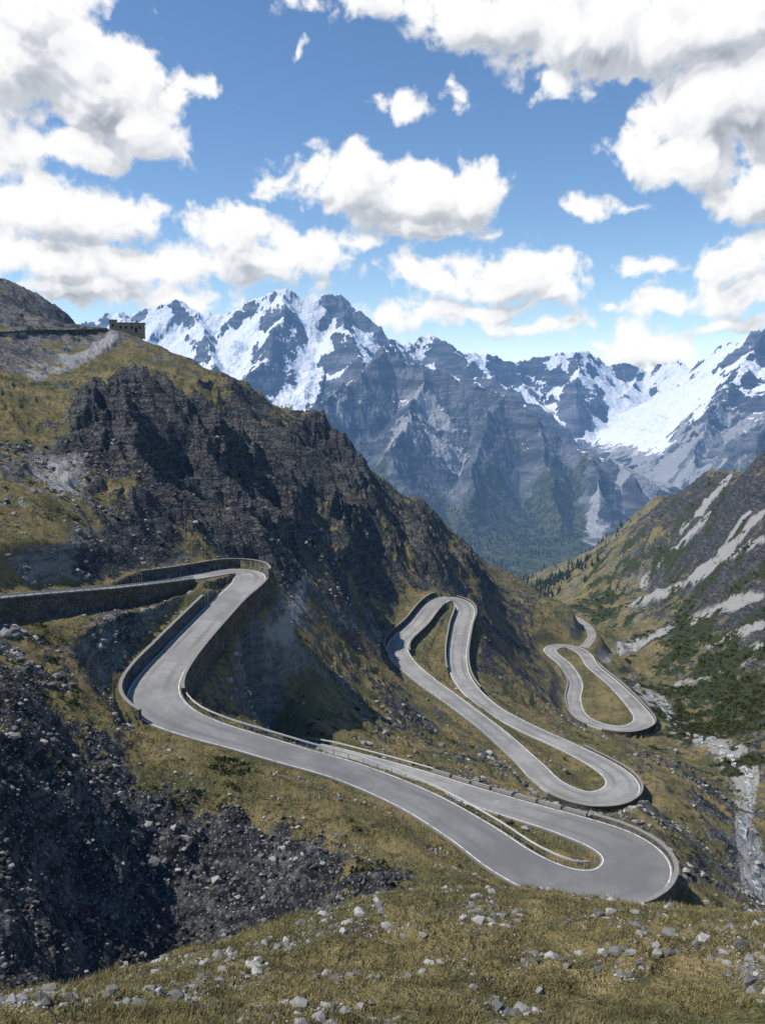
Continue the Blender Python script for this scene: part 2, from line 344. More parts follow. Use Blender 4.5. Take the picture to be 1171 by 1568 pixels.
def finish(b,col,rough=.9,bump=None,bs=.5,bd=1.,haze=False,spec=.2):
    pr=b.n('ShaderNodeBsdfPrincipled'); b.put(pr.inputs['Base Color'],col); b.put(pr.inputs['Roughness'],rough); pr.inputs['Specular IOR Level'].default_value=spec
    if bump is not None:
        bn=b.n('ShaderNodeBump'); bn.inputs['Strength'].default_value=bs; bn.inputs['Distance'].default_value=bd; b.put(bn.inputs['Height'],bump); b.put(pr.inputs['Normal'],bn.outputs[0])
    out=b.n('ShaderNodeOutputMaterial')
    if haze:   # aerial perspective: haze glow painted into the surface, growing with distance from origin
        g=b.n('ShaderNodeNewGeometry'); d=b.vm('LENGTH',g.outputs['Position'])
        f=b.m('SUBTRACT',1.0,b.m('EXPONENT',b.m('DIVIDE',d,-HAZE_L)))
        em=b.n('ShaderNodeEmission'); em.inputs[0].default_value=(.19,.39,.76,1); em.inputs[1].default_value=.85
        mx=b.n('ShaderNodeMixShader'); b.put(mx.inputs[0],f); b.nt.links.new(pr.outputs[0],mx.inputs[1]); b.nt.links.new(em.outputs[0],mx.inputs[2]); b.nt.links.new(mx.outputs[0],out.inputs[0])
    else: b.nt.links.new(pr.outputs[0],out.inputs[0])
# ---- terrain material
m_ter,b=mat("alpine_ground")
tc=b.n('ShaderNodeNewGeometry').outputs['Position']
at=b.n('ShaderNodeAttribute',attribute_name='mask'); sep=b.n('ShaderNodeSeparateColor'); b.put(sep.inputs[0],at.outputs['Color'])
kr,kk,kl,ks=sep.outputs[0],sep.outputs[1],sep.outputs[2],at.outputs['Alpha']
n12=b.noise(tc,.09,4,.65); n2=b.noise(tc,.55,4,.65); n4=b.noise(tc,3.2,3,.7); n10=b.noise(tc,13,2,.7)
gcol=b.mix(b.mr(n12,.38,.62),(.108,.106,.042),(.275,.214,.094))
gcol=b.mix(b.mr(n2,.45,.68),gcol,(.070,.067,.030))
gcol=b.mix(b.mr(n4,.45,.75,0,.7),gcol,(.34,.28,.145))
gcol=b.mix(b.mr(n10,.52,.35,0,.55),gcol,(.038,.036,.018))
strv=b.n('ShaderNodeMapping'); b.put(strv.inputs[0],tc); strv.inputs['Rotation'].default_value=(.5,.35,.5); strv.inputs['Scale'].default_value=(.15,.15,1.1)
strat=b.noise(strv.outputs[0],.9,4,.7,.6)
rmid=b.mix(b.mr(strat,.35,.65),(.105,.103,.098),(.27,.263,.245))
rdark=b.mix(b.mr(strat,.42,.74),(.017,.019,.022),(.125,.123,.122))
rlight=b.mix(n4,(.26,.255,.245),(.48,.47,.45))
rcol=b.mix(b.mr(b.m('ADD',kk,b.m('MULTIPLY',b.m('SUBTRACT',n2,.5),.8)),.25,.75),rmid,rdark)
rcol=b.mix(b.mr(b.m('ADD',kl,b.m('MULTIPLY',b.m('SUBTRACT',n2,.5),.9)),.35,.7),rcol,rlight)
vn=b.n('ShaderNodeTexVoronoi',feature='F1'); b.put(vn.inputs['Vector'],tc); vn.inputs['Scale'].default_value=1.5
sv=b.n('ShaderNodeSeparateColor'); b.put(sv.inputs[0],vn.outputs['Color'])
rcol=b.mix(b.mr(sv.outputs[0],.70,1.,.0,.25,False),rcol,(.24,.24,.235))
vs2=b.vor(tc,5.0,'F1','Color'); sv2=b.n('ShaderNodeSeparateColor'); b.put(sv2.inputs[0],vs2)
rcol=b.mix(b.mr(sv2.outputs[1],.86,1.,0,.7),rcol,(.36,.355,.34))
fac=b.mr(b.m('ADD',kr,b.m('ADD',b.m('MULTIPLY',b.m('SUBTRACT',n2,.5),1.7),b.m('MULTIPLY',b.m('SUBTRACT',n4,.5),1.3))),.42,.60)
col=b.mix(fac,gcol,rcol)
scol=b.mix(n4,(.022,.034,.012),(.065,.075,.028))
col=b.mix(b.mr(b.m('ADD',ks,b.m('MULTIPLY',b.m('SUBTRACT',n2,.5),1.2)),.45,.6),col,scol)
hgt=b.m('ADD',b.m('MULTIPLY',b.noise(tc,.8,5,.72),1.4),b.m('ADD',b.m('MULTIPLY',b.noise(tc,6,2,.6),.30),b.m('MULTIPLY',b.m('MULTIPLY',b.vor(tc,1.5),fac),-.45)))
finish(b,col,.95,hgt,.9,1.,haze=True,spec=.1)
terr=new_mesh("terrain",np.stack([X,Y,Z],-1),grid_faces(NR,NA),m_ter,True)
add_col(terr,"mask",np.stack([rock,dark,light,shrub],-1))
print("terrain",time.time()-T0)

# ------------------------------------------------------------------ far mountain range
fa=np.radians(np.concatenate([np.linspace(-50,-27,50)[:-1],np.linspace(-27,27,1001),np.linspace(27,50,50)[1:]]))
fr=np.concatenate([np.arange(1250,3000,22),np.arange(3000,8800,12),np.arange(8800,12500,45)]).astype(float)
FR=fr[:,None]*np.ones((1,len(fa))); FA=np.ones((len(fr),1))*fa[None]
FX=FR*np.sin(FA); FY=FR*np.cos(FA)
WX=FX+70*fbm(FX/500,FY/500,4,3); WY=FY+70*fbm(FX/500,FY/500,4,7)
base=np.interp(fr,[1200,1600,2600,3600,5000,7500,12500],[-420,-470,-560,-570,-520,-330,-300])[:,None]+25*fbm(FX/300,FY/300,4,44)
H=base.copy(); GU=np.zeros(FX.shape); BD=np.full(FX.shape,500.)
RID=[([(-400,470,8200),(-200,490,8000),(60,500,7600),(135,496,7400),(180,478,7300),(215,486,7300),(262,463,7200),(300,478,7100),(345,487,7000),(385,460,6900),(420,458,6850),(441,440,6800),(480,455,6850),(520,459,6900),(560,486,6800),(600,524,6700),(635,529,6900),(658,516,7000),(700,538,7200),(740,547,7400),(800,558,7700),(850,541,7800),(885,538,7900),(930,558,8200),(985,568,8500),(1030,551,8300),(1060,564,8100),(1100,535,7700),(1140,516,7300),(1171,511,7000),(1300,480,6600),(1500,500,6000)],420,400,.33),
([(600,524,6700),(592,540,5700),(580,541,5000),(545,575,4700),(500,620,4300),(440,680,3900)],300,260,.42),
([(580,541,5000),(615,562,4950),(650,570,4900),(700,588,4850),(760,612,4800),(830,652,4600),(900,692,4400),(960,730,4200),(1000,768,3950)],260,260,.42),
([(658,516,7000),(720,558,6500),(790,598,6200),(850,648,5900),(900,700,5600)],250,250,.40),
([(650,570,4900),(625,640,4300),(600,720,3700)],150,160,.40),([(760,612,4800),(740,685,4200),(725,770,3600)],150,160,.40),([(830,652,4600),(845,740,4000),(860,810,3600)],130,160,.40),([(900,692,4400),(925,760,3900)],120,150,.4),
([(441,445,6800),(425,505,6200),(400,565,5600),(370,620,5200)],240,240,.40),([(520,461,6900),(530,510,6300),(560,560,5600)],240,240,.4),([(300,478,7100),(320,540,6300),(330,600,5600)],220,240,.4),([(180,478,7300),(200,540,6400)],220,240,.4),
([(1171,511,7000),(1120,582,6200),(1080,645,5500),(1055,710,4900)],240,250,.38),([(1300,480,6600),(1250,590,5200),(1171,660,4500),(1120,720,4100)],240,250,.38),
([(885,538,7900),(878,595,7200),(890,640,6800)],220,220,.4),([(1060,564,8100),(1045,610,7400),(1030,640,7000)],220,220,.4),([(985,568,8500),(960,610,7600)],200,220,.35)]
for k,(pl,Hs,Ls,k2) in enumerate(RID):
    Pp=np.array([pt(*q) for q in pl]); best=np.full(FX.shape,1e9); zr=np.zeros(FX.shape); sp=np.zeros(FX.shape); acc=0
    for p,q in zip(Pp[:-1],Pp[1:]):
        d=q[:2]-p[:2]; L=np.linalg.norm(d); t=np.clip(((WX-p[0])*d[0]+(WY-p[1])*d[1])/L**2,0,1)
        dd=np.hypot(WX-p[0]-t*d[0],WY-p[1]-t*d[1]); m=dd<best
        best=np.where(m,dd,best); zr=np.where(m,p[2]+t*(q[2]-p[2]),zr); sp=np.where(m,acc+t*L,sp); acc+=L
    gul=ridged(sp/330+k*7,best/1100,4,200+k)-.4
    cand=zr-Hs*(1-np.exp(-best/Ls))-k2*best+gul*np.minimum(best,500)*.30
    m=cand>H; GU=np.where(m,gul,GU); BD=np.where(m,best,BD)
    H=np.maximum(H,cand)
mtn=sstep(20,260,H-base)
H=H+mtn*(90*(ridged(FX/420,FY/420,6,300,.58)-.45)+34*(ridged(FX/110,FY/110,4,320,.6)-.4))+9*fbm(FX/60,FY/60,3,330)*mtn
fx,fy,fz=normals(FX,FY,H); fz=np.abs(fz); fzb=blur(fz,5)
nn=fbm(FX/260,FY/260,5,350,.58); nb=fbm(FX/900,FY/900,3,360)
def spots(L):
    g_=np.zeros(FX.shape)
    for (u,v,r,su,sr,val) in L:
        a,t=ray(u,v); g_+=val*np.exp(-.5*(((FA-a)*F/su)**2+((FR-r)/sr)**2))
    return g_
gl=spots([(1010,610,7500,80,1000,1.5),(1000,655,6600,36,600,1.2),(975,690,5900,26,500,1.3),(880,575,7500,80,500,.6),(300,510,6700,110,600,.9),(240,500,6900,70,600,.7),(470,475,6600,50,350,.7),(530,520,6400,50,400,.7),(400,500,6300,40,400,.6),(700,560,6700,90,400,.8),(850,650,6300,50,500,.9),(1110,560,7000,50,600,.6),(440,590,5300,50,400,.6),(780,600,6500,60,400,.7)])
gsm=np.clip(gl,0,1)*sstep(.55,.80,fzb)
H=H*(1-gsm*.6)+(blur(H,6))*gsm*.6
fx,fy,fz=normals(FX,FY,H); fz=np.abs(fz)
snow=(H-20)/440*.52+(fzb-.75)*2.6+(fz-.75)*2.1+nn*.60+nb*.6+.06+gl*sstep(.5,.75,fzb)*.85
snow=np.minimum(snow,(H+450)/200)
snow=np.clip(snow,-.5,1.6)
rightv=sstep(3500,4600,FR)*sstep(rad(9),rad(14),FA)
mor=spots([(1000,720,5000,36,700,1.0),(960,740,4300,24,500,.9),(900,800,3500,16,300,.8),(915,780,3700,16,300,.8),(650,640,4500,34,300,.9),(700,690,4250,30,250,.8),(520,615,4500,36,300,.8),(480,580,5300,50,400,.7),(790,700,4100,26,220,.5),(610,690,4000,26,250,.5),(1100,660,5300,50,600,.5)])
veg=np.clip((-180-H)/260+nn*.9+nb*.4-.2*sstep(-.1,-.5,GU)-.6*rightv-mor,0,1)
scree=np.clip((fz-.78)*2+nn*1.1+.05-np.abs(H+120)/700+sstep(-.05,-.5,GU)*.7+.5*rightv*sstep(400,100,H-base)+mor*(1+nn),0,1)*np.maximum(np.maximum(sstep(-560,-480,H+30),rightv),np.clip(mor,0,1))*np.maximum(np.maximum(sstep(120,300,BD),rightv),np.clip(mor,0,1))
m_mt,b=mat("mountain_rock_and_snow")
tc=b.n('ShaderNodeNewGeometry').outputs['Position']
at=b.n('ShaderNodeAttribute',attribute_name='mask'); sep=b.n('ShaderNodeSeparateColor'); b.put(sep.inputs[0],at.outputs['Color'])
na=b.noise(tc,.006,5,.65); nb_=b.noise(tc,.03,4,.7)
mp=b.n('ShaderNodeMapping'); b.put(mp.inputs[0],tc); mp.inputs['Rotation'].default_value=(.3,.5,.2); mp.inputs['Scale'].default_value=(.3,.3,2)
st=b.noise(mp.outputs[0],.008,5,.7,.5)
rc=b.mix(b.mr(st,.38,.70),(.034,.040,.052),(.19,.193,.205))
rc=b.mix(b.mr(nb_,.5,.75,0,.6),rc,(.040,.046,.058))
sc1=b.mix(na,(.25,.248,.245),(.44,.43,.42))
rc=b.mix(b.mr(b.m('ADD',sep.outputs[2],b.m('MULTIPLY',b.m('SUBTRACT',nb_,.5),.9)),.35,.60,0,.9),rc,sc1)
vc=b.mix(b.mr(nb_,.4,.62),(.018,.030,.016),(.085,.088,.036))
rc=b.mix(b.mr(b.m('ADD',sep.outputs[1],b.m('MULTIPLY',b.m('SUBTRACT',nb_,.5),1.1)),.35,.6),rc,vc)
sf=b.mr(b.m('ADD',sep.outputs[0],b.m('ADD',b.m('MULTIPLY',b.m('SUBTRACT',na,.5),.8),b.m('MULTIPLY',b.m('SUBTRACT',nb_,.5),.65))),.37,.45)
rc=b.mix(sf,rc,b.mix(b.mr(nb_,.35,.6),(.80,.83,.89),(.90,.91,.93)))
hg=b.m('MULTIPLY',b.noise(tc,.02,4,.7),b.m('SUBTRACT',45.,b.m('MULTIPLY',sf,18.)))
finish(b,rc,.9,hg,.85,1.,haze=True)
mt=new_mesh("mountain_range",np.stack([FX,FY,H],-1),grid_faces(len(fr),len(fa)),m_mt,True)
add_col(mt,"mask",np.stack([snow,veg,scree,snow*0+1],-1))
print("mountains",time.time()-T0)

# ------------------------------------------------------------------ road surfaces, markings, walls
m_road,b=mat("asphalt"); tc=b.n('ShaderNodeNewGeometry').outputs['Position']
at=b.n('ShaderNodeAttribute',attribute_name='lane'); sp_=b.n('ShaderNodeSeparateColor'); b.put(sp_.inputs[0],at.outputs['Color'])
# paving gets paler further along the pass
sy=b.n('ShaderNodeSeparateXYZ'); b.put(sy.inputs[0],tc)
pale=b.mr(sy.outputs[1],105,160)
c1=b.mix(b.mr(b.noise(tc,.10,4,.65),.35,.65),b.mix(pale,(.145,.144,.143),(.225,.221,.214)),b.mix(pale,(.21,.207,.202),(.32,.314,.302)))
c1=b.mix(b.mr(b.noise(tc,1.3,4,.7),.4,.75,0,.5),c1,(.15,.148,.145))
wear=b.m('MULTIPLY',b.mr(b.m('ABSOLUTE',b.m('SUBTRACT',b.m('ABSOLUTE',sp_.outputs[0]),.45)),.22,.0),b.mr(b.noise(tc,.06,3,.5),.35,.65,.1,.7))
c1=b.mix(wear,c1,(.135,.134,.132))
c1=b.mix(b.mr(b.m('ABSOLUTE',sp_.outputs[0]),.86,1.0,0,.6),c1,(.22,.205,.17))
vp=b.vor(tc,.09,'F1','Color'); svp=b.n('ShaderNodeSeparateColor'); b.put(svp.inputs[0],vp)
c1=b.mix(b.mr(svp.outputs[0],.78,.80,0,.3),c1,(.12,.119,.118))
finish(b,c1,.85,spec=.25)
m_paint,b=mat("road_paint"); tc=b.n('ShaderNodeNewGeometry').outputs['Position']
finish(b,b.mix(b.mr(b.noise(tc,1.2,4,.7),.42,.66),(.76,.76,.74),(.34,.335,.325)),.7)
m_stone,b=mat("dry_stone"); tc=b.n('ShaderNodeNewGeometry').outputs['Position']
mp=b.n('ShaderNodeMapping'); b.put(mp.inputs[0],tc); mp.inputs['Scale'].default_value=(1,1,1.9)
vc_=b.vor(mp.outputs[0],1.9,'F1','Color'); s1=b.n('ShaderNodeSeparateColor'); b.put(s1.inputs[0],vc_); ed=b.vor(mp.outputs[0],1.9,'DISTANCE_TO_EDGE')
cc=b.mix(s1.outputs[0],(.065,.063,.06),(.20,.195,.18)); cc=b.mix(b.mr(b.noise(tc,6,4,.7),.4,.7,0,.5),cc,(.11,.105,.08)); cc=b.mix(b.mr(b.noise(tc,.25,4,.7),.45,.65,0,.6),cc,(.05,.05,.04)); cc=b.mix(b.mr(ed,.07,.0),cc,(.025,.025,.023))
finish(b,cc,.9,b.m('MULTIPLY',b.mr(ed,0,.12),1.),.8,.12)
m_cope,b=mat("wall_capstone"); tc=b.n('ShaderNodeNewGeometry').outputs['Position']
finish(b,b.mix(b.noise(tc,2,5,.7),(.13,.125,.115),(.32,.31,.29)),.9,b.noise(tc,6,4),.4,.05)
m_rail,b=mat("galvanised_steel"); tc=b.n('ShaderNodeNewGeometry').outputs['Position']
finish(b,b.mix(b.noise(tc,1.5,4),(.34,.35,.36),(.52,.52,.51)),.5,spec=.5)
def closed_idx(rd):
    n=len(rd['p']); return (list(range(n))+[0]) if rd['closed'] else list(range(n))
def strip(name,rd,offs,dz,matl,lane=False,idx=None,parent=None,skirt=True):
    idx=closed_idx(rd) if idx is None else idx
    p=rd['p'][idx]; n=rd['n'][idx]; w=rd['w'][idx]
    V=[];La=[]
    for k,o in enumerate(offs):
        off=o(w) if callable(o) else np.full(len(w),o)
        z=p[:,2]+(dz[k] if hasattr(dz,'__len__') else dz)
        V.append(np.stack([p[:,0]+n[:,0]*off,p[:,1]+n[:,1]*off,z],1)); La.append(off/(w/2))
    V=np.stack(V,1); La=np.stack(La,1); nr,nc=V.shape[:2]
    ob=new_mesh(name,V,grid_faces(nr,nc)[:,::-1],matl,False,parent)
    if lane: add_col(ob,'lane',np.stack([La,La*0,La*0,La*0+1],-1))
    return ob
fr_=[-1,-1,-.8,-.6,-.4,-.2,0,.2,.4,.6,.8,1,1]
for k,rd in enumerate(ROADS):
    dzs=[-.45]+[.05*(1-abs(f)**2) for f in fr_[1:-1]]+[-.45]
    ro=strip("mountain_road",rd,[(lambda w,f=f:w/2*f) for f in fr_],dzs,m_road,True)
    if rd is R4: continue
    for sgn in (1,-1):
        wl=.15 if rd is R1 else .22
        o=[(lambda w,sgn=sgn:sgn*(w/2-.24-wl)),(lambda w,sgn=sgn:sgn*(w/2-.24))]
        if sgn<0: o=o[::-1]
        strip("edge_line",rd,o[::-1],.035,m_paint,parent=ro)
def wall(name,rd,side,c0,c1,top,bot,th=.45,off=.12,seg=None,cope=True,lean=0):
    ci=rd['ci']; 
    idx=np.nonzero((ci>=c0)&(ci<=c1))[0] if c0<=c1 else np.concatenate([np.nonzero(ci>=c0)[0],np.nonzero(ci<=c1)[0]])
    if len(idx)<4: return
    root=bpy.data.objects.new(name,None); sc.collection.objects.link(root)
    def box(ids,t0,t1,nm,m,extra=0,jit=0):
        p=rd['p'][ids]; n=rd['n'][ids]*side; w=rd['w'][ids]; V=[]
        jt=rs.randn(len(ids))*jit
        for o,zt in ((off-extra,t0),(off-extra,t1),(off+th+extra,t1),(off+th+extra,t0)):
            oo=w/2+o+ (lean if zt==t0 else 0)
            zz=p[:,2]+(zt if zt==t0 or zt<0 else zt+jt)
            V.append(np.stack([p[:,0]+n[:,0]*oo,p[:,1]+n[:,1]*oo,zz],1))
        V=np.stack(V,1); nr=len(ids); f=[]
        for i in range(nr-1):
            for k in range(4):
                a=i*4+k; b2=i*4+(k+1)%4; f.append((a,b2,b2+4,a+4))
        f.append((0,1,2,3)); e=(nr-1)*4; f.append((e+3,e+2,e+1,e))
        f=np.array(f); 
        if side<0: f=f[:,::-1]
        return V.reshape(-1,3),f
    def put(parts,nm,m):
        vs=[];fs=[];o=0
        for v,f in parts: vs.append(v); fs.append(f+o); o+=len(v)
        if vs: new_mesh(nm,np.concatenate(vs),np.concatenate(fs),m,False,root)
    if seg is None:
        put([box(idx,bot,top,'body',m_stone,0,.04)],'body',m_stone)
        if cope: put([box(idx,top+.005,top+.16,'cope',m_cope,.06,.03)],'coping',m_cope)
    else:
        if bot<-.3: put([box(idx,bot,.02,'body',m_stone)],'body',m_stone)
        a,g=seg; parts=[];i=0
        while i+a<len(idx): parts.append(box(idx[i:i+a+1],.03,top+rs.rand()*.12,'seg',m_stone)); i+=a+g
        put(parts,'parapet_blocks',m_cope)
    return root
def rail(rd,side,c0,c1,off=.35,h=.75):
    ci=rd['ci']; idx=np.nonzero((ci>=c0)&(ci<=c1))[0]; 
    root=bpy.data.objects.new("guard_rail",None); sc.collection.objects.link(root)
    p=rd['p'][idx]; n=rd['n'][idx]*side; w=rd['w'][idx]; 
    prof=[(0,h-.17),(.05,h-.11),(0,h-.05),(.05,h+.03),(0,h+.1),(-.04,h+.1),(-.04,h-.17)]
    V=np.stack([np.stack([p[:,0]+n[:,0]*(w/2+off-o),p[:,1]+n[:,1]*(w/2+off-o),p[:,2]+z],1) for o,z in prof],1)
    nr,nc=V.shape[:2]; new_mesh("beam",V,grid_faces(nr,nc),m_rail,False,root)
    vs=[];fs=[];k=0
    for i in range(0,len(idx),3):
        c=p[i][:2]+n[i]*(w[i]/2+off+.12); z=p[i][2]; s=.06
        q=[(c[0]+dx*s,c[1]+dy*s,z+zz) for zz in (-.6,h+.12) for dx,dy in ((-1,-1),(1,-1),(1,1),(-1,1))]
        vs+=q; fs+=[(k,k+1,k+5,k+4),(k+1,k+2,k+6,k+5),(k+2,k+3,k+7,k+6),(k+3,k,k+4,k+7),(k+4,k+5,k+6,k+7)]; k+=8
    new_mesh("posts",vs,fs,m_rail,False,root)
W="stone_retaining_wall"
wall(W,R1,-1,0,5.2,.25,-4.6); rail(R1,-1,0,5.2,.2,.8)
wall(W,R1,1,4.6,8.6,2.3,-.6,off=.6); wall(W,R1,-1,10.2,15.0,2.1,-.5,off=.5)
wall(W,R1,1,8.7,13.8,.55,-5.2); rail(R1,1,14.2,24,.5)
wall(W,R1,-1,23.3,28.0,.55,-5.0); wall(W,R1,-1,28.1,31,.5,-3.0,seg=(6,1)); rail(R1,-1,31,33.2,.4,.7)
wall(W,R2,-1,.3,4.0,2.0,-.5,off=.5); wall(W,R2,1,.8,3.6,.5,-2.6); wall(W,R2,-1,16.6,20.9,.6,-4.2); wall(W,R2,-1,9.2,14,.5,-4.4); wall(W,R2,1,17.3,19.9,1.7,-.4,off=.5)
rail(R2,-1,4.2,9)
wall(W,R3,1,4.6,7.8,.6,-3.5); wall(W,R3,1,8.3,11.8,.6,-3.2); rail(R3,1,2.8,4.8)
print("roads",time.time()-T0)

# ------------------------------------------------------------------ stones
def ico(sub):
    import bmesh
    bm=bmesh.new(); bmesh.ops.create_icosphere(bm,subdivisions=sub,radius=1)
    v=np.array([q.co[:] for q in bm.verts]); f=np.array([[q.index for q in fc.verts] for fc in bm.faces]); bm.free(); return v,f
def scatter_idx(wt,n):
    c=np.cumsum(np.asarray(wt,dtype=float).ravel()); return np.searchsorted(c,rs.rand(n)*c[-1])
def scatter_rocks(name,wt,n,smin,smax,sub,matl,sink=.25,power=2.2,angmin=0):
    id_=scatter_idx(wt,n); bv,bf=ico(sub)
    vars_=[]
    for k in range(12):
        v=bv.copy(); 
        for _ in range(7):
            nrm=rs.randn(3); nrm/=np.linalg.norm(nrm); d=.45+.35*rs.rand(); s=v@nrm; v-=np.outer(np.maximum(s-d,0),nrm)
        v*=np.array([1,.6+.4*rs.rand(),.45+.4*rs.rand()]); v+=rs.randn(*v.shape)*.03; vars_.append(v)
    x=X.ravel()[id_]; y=Y.ravel()[id_]; z=Z.ravel()[id_]; r=RR.ravel()[id_]
    x=x+rs.randn(n)*r*.0006; y=y+rs.randn(n)*r*.001
    size=smin+(smax-smin)*rs.rand(n)**power; size=np.maximum(size,angmin*r)
    a=rs.rand(n)*6.283; tl=rs.randn(n)*.35
    vi=rs.randint(0,12,n); VV=np.stack(vars_)[vi]*size[:,None,None]
    ct,st_=np.cos(tl)[:,None],np.sin(tl)[:,None]; yy=VV[...,1]*ct-VV[...,2]*st_; zz=VV[...,1]*st_+VV[...,2]*ct; xx=VV[...,0]
    ca_,sa=np.cos(a)[:,None],np.sin(a)[:,None]; x2=xx*ca_-yy*sa; y2=xx*sa+yy*ca_
    V=np.stack([x2+x[:,None],y2+y[:,None],zz+z[:,None]+(size*(.5-sink))[:,None]*.6],-1)
    Fc=bf[None]+(np.arange(n)*len(bv))[:,None,None]
    return new_mesh(name,V.reshape(-1,3),Fc.reshape(-1,3),matl)
m_rk,b=mat("loose_rock"); g=b.n('ShaderNodeNewGeometry'); tc=g.outputs['Position']
cc=b.mix(b.m('POWER',g.outputs['Random Per Island'],1.4),(.09,.088,.083),(.42,.41,.39)); cc=b.mix(b.mr(b.noise(tc,5,3,.7),.4,.7,0,.55),cc,(.12,.115,.095))
finish(b,cc,.9)
m_rkd,b=mat("slate_rubble"); g=b.n('ShaderNodeNewGeometry'); tc=g.outputs['Position']
cc=b.mix(b.m('POWER',g.outputs['Random Per Island'],4.0),(.024,.026,.030),(.33,.33,.325)); cc=b.mix(b.mr(b.noise(tc,4,3,.7),.4,.7,0,.5),cc,(.05,.05,.05))
finish(b,cc,.85)
ok=(e>.8)&(np.abs(AZ)<rad(30))
fg=ok&(RR>16)&(RR<58)
cls=sstep(-.2,.45,fbm(X/4,Y/4,4,400,.6))
scatter_rocks("foreground_stones",fg*(.14+np.clip(light,0,1)*1.3+np.clip(rock,0,1)*.6)*cls,4000,.035,.42,1,m_rk,.60,4.5)
scatter_rocks("pebbles",fg*(.12+np.clip(light,0,1)*2+np.clip(rock,0,1)*.8)*cls,12000,.02,.08,0,m_rk,.35,1.5)
mid=ok&(RR>58)&(RR<330)
scatter_rocks("slate_scree",mid*(RR<135)*np.clip(rock*dark*1.6,0,1)**1.5*(e>2)*sstep(-.3,.3,fbm(X/8,Y/8,3,405)),10000,.05,.5,1,m_rkd,.35,3.8)
scatter_rocks("boulders",mid*(e>2)*(RR>100)*np.clip(rock-.15,0,1)*(1.1-dark)*sstep(.0,.35,fbm(X/14,Y/14,3,410)),3200,.2,1.3,1,m_rk,.35,3.8)
scatter_rocks("crag_blocks",ok*(e>3)*(RR>180)*(RR<560)*np.clip(rock*(dark+.2),0,1)**2*sstep(.1,.4,fbm(X/20,Y/20,3,415)),500,.4,1.5,1,m_rkd,.45,3)
scatter_rocks("field_stones",mid*(e>1.2)*(RR>95)*(1.-.6*dark)*sstep(0.0,.35,fbm(X/9,Y/9,3,420)),5500,.12,.55,1,m_rk,.35,3)
print("rocks",time.time()-T0)

# ------------------------------------------------------------------ grass tufts
def tufts(name,wt,n,nb,hmin,hmax,wd,matl,sp=.06):
    id_=scatter_idx(wt,n); x=X.ravel()[id_]+rs.randn(n)*.05; y=Y.ravel()[id_]+rs.randn(n)*.08; z=Z.ravel()[id_]
    x=np.repeat(x,nb);y=np.repeat(y,nb);z=np.repeat(z,nb); N=n*nb
    th=np.repeat(.5+1.0*rs.rand(n)**2,nb)
    h=(hmin+(hmax-hmin)*rs.rand(N)**1.5)*th; a=rs.rand(N)*6.283; ln=.3+.8*rs.rand(N); bx=x+rs.randn(N)*sp; by=y+rs.randn(N)*sp
    dx,dy=np.cos(a),np.sin(a); wv=wd*(.6+.8*rs.rand(N))
    A=np.stack([bx-dy*wv,by+dx*wv,z-.04],1); Bv=np.stack([bx+dy*wv,by-dx*wv,z-.04],1)
    C=np.stack([bx+dx*h*ln,by+dy*h*ln,z+h*(1-.35*ln)],1)
    V=np.stack([A,Bv,C],1).reshape(-1,3); f=np.arange(N*3).reshape(-1,3)
    return new_mesh(name,V,f,matl)
m_gr,b=mat("dry_alpine_grass"); g=b.n('ShaderNodeNewGeometry'); tc=g.outputs['Position']
cc=b.mix(g.outputs['Random Per Island'],(.10,.097,.036),(.34,.275,.13)); cc=b.mix(b.mr(b.noise(tc,.35,4,.65),.42,.60,0,.75),cc,(.085,.080,.036))
finish(b,cc,.8)
gw=fg*np.clip(1.1-rock,0,1)*np.clip(1-light,0,1)*sstep(-.2,.35,fbm(X/1.6,Y/1.6,4,430,.6))
tufts("grass_tufts",gw*(RR<52),55000,7,.05,.24,.013,m_gr)
gw2=ok*(RR>85)*(RR<175)*(e>.5)*np.clip(.9-rock,0,1)*sstep(-.1,.3,fbm(X/4,Y/4,3,440))
tufts("meadow_grass",gw2,24000,5,.12,.38,.04,m_gr)
print("grass",time.time()-T0)

# ------------------------------------------------------------------ distant conifers, shrubs
m_con,b=mat("conifer_needles"); g=b.n('ShaderNodeNewGeometry')
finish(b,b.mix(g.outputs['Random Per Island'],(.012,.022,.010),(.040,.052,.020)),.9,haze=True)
def cone_tree():
    vs=[];fs=[];k=0
    for (z0,z1,r0) in ((.10,.45,.20),(.28,.62,.17),(.46,.80,.13),(.64,1.0,.09)):
        m=9; vs.append((0,0,z1))
        for i in range(m):
            rr=r0*(1.15 if i%2 else .7)*(.85+.3*rs.rand()); aa=6.283*i/m; vs.append((rr*math.cos(aa),rr*math.sin(aa),z0-.03*(i%2)))
        for i in range(m): fs.append((k,k+1+i,k+1+(i+1)%m))
        k+=m+1
    m=5
    for zz,rr in ((-.05,.025),(.3,.015)):
        for i in range(m): vs.append((rr*math.cos(6.283*i/m),rr*math.sin(6.283*i/m),zz))
    for i in range(m): fs.append((k+i,k+(i+1)%m,k+m+i)); fs.append((k+(i+1)%m,k+m+(i+1)%m,k+m+i))
    return np.array(vs),np.array(fs)
def forest(name,xs,ys,zs,hs,matl):
    tr=[cone_tree() for _ in range(6)]
    f=tr[0][1]; nv=len(tr[0][0]); n=len(xs); vi=rs.randint(0,6,n); V=np.stack([t[0] for t in tr])[vi]*hs[:,None,None]
    a=rs.rand(n)*6.28; ca_,sa=np.cos(a)[:,None],np.sin(a)[:,None]
    V=np.stack([V[...,0]*ca_-V[...,1]*sa+xs[:,None],V[...,0]*sa+V[...,1]*ca_+ys[:,None],V[...,2]+zs[:,None]],-1)
    Fc=f[None]+(np.arange(n)*nv)[:,None,None]
    return new_mesh(name,V.reshape(-1,3),Fc.reshape(-1,3),matl)
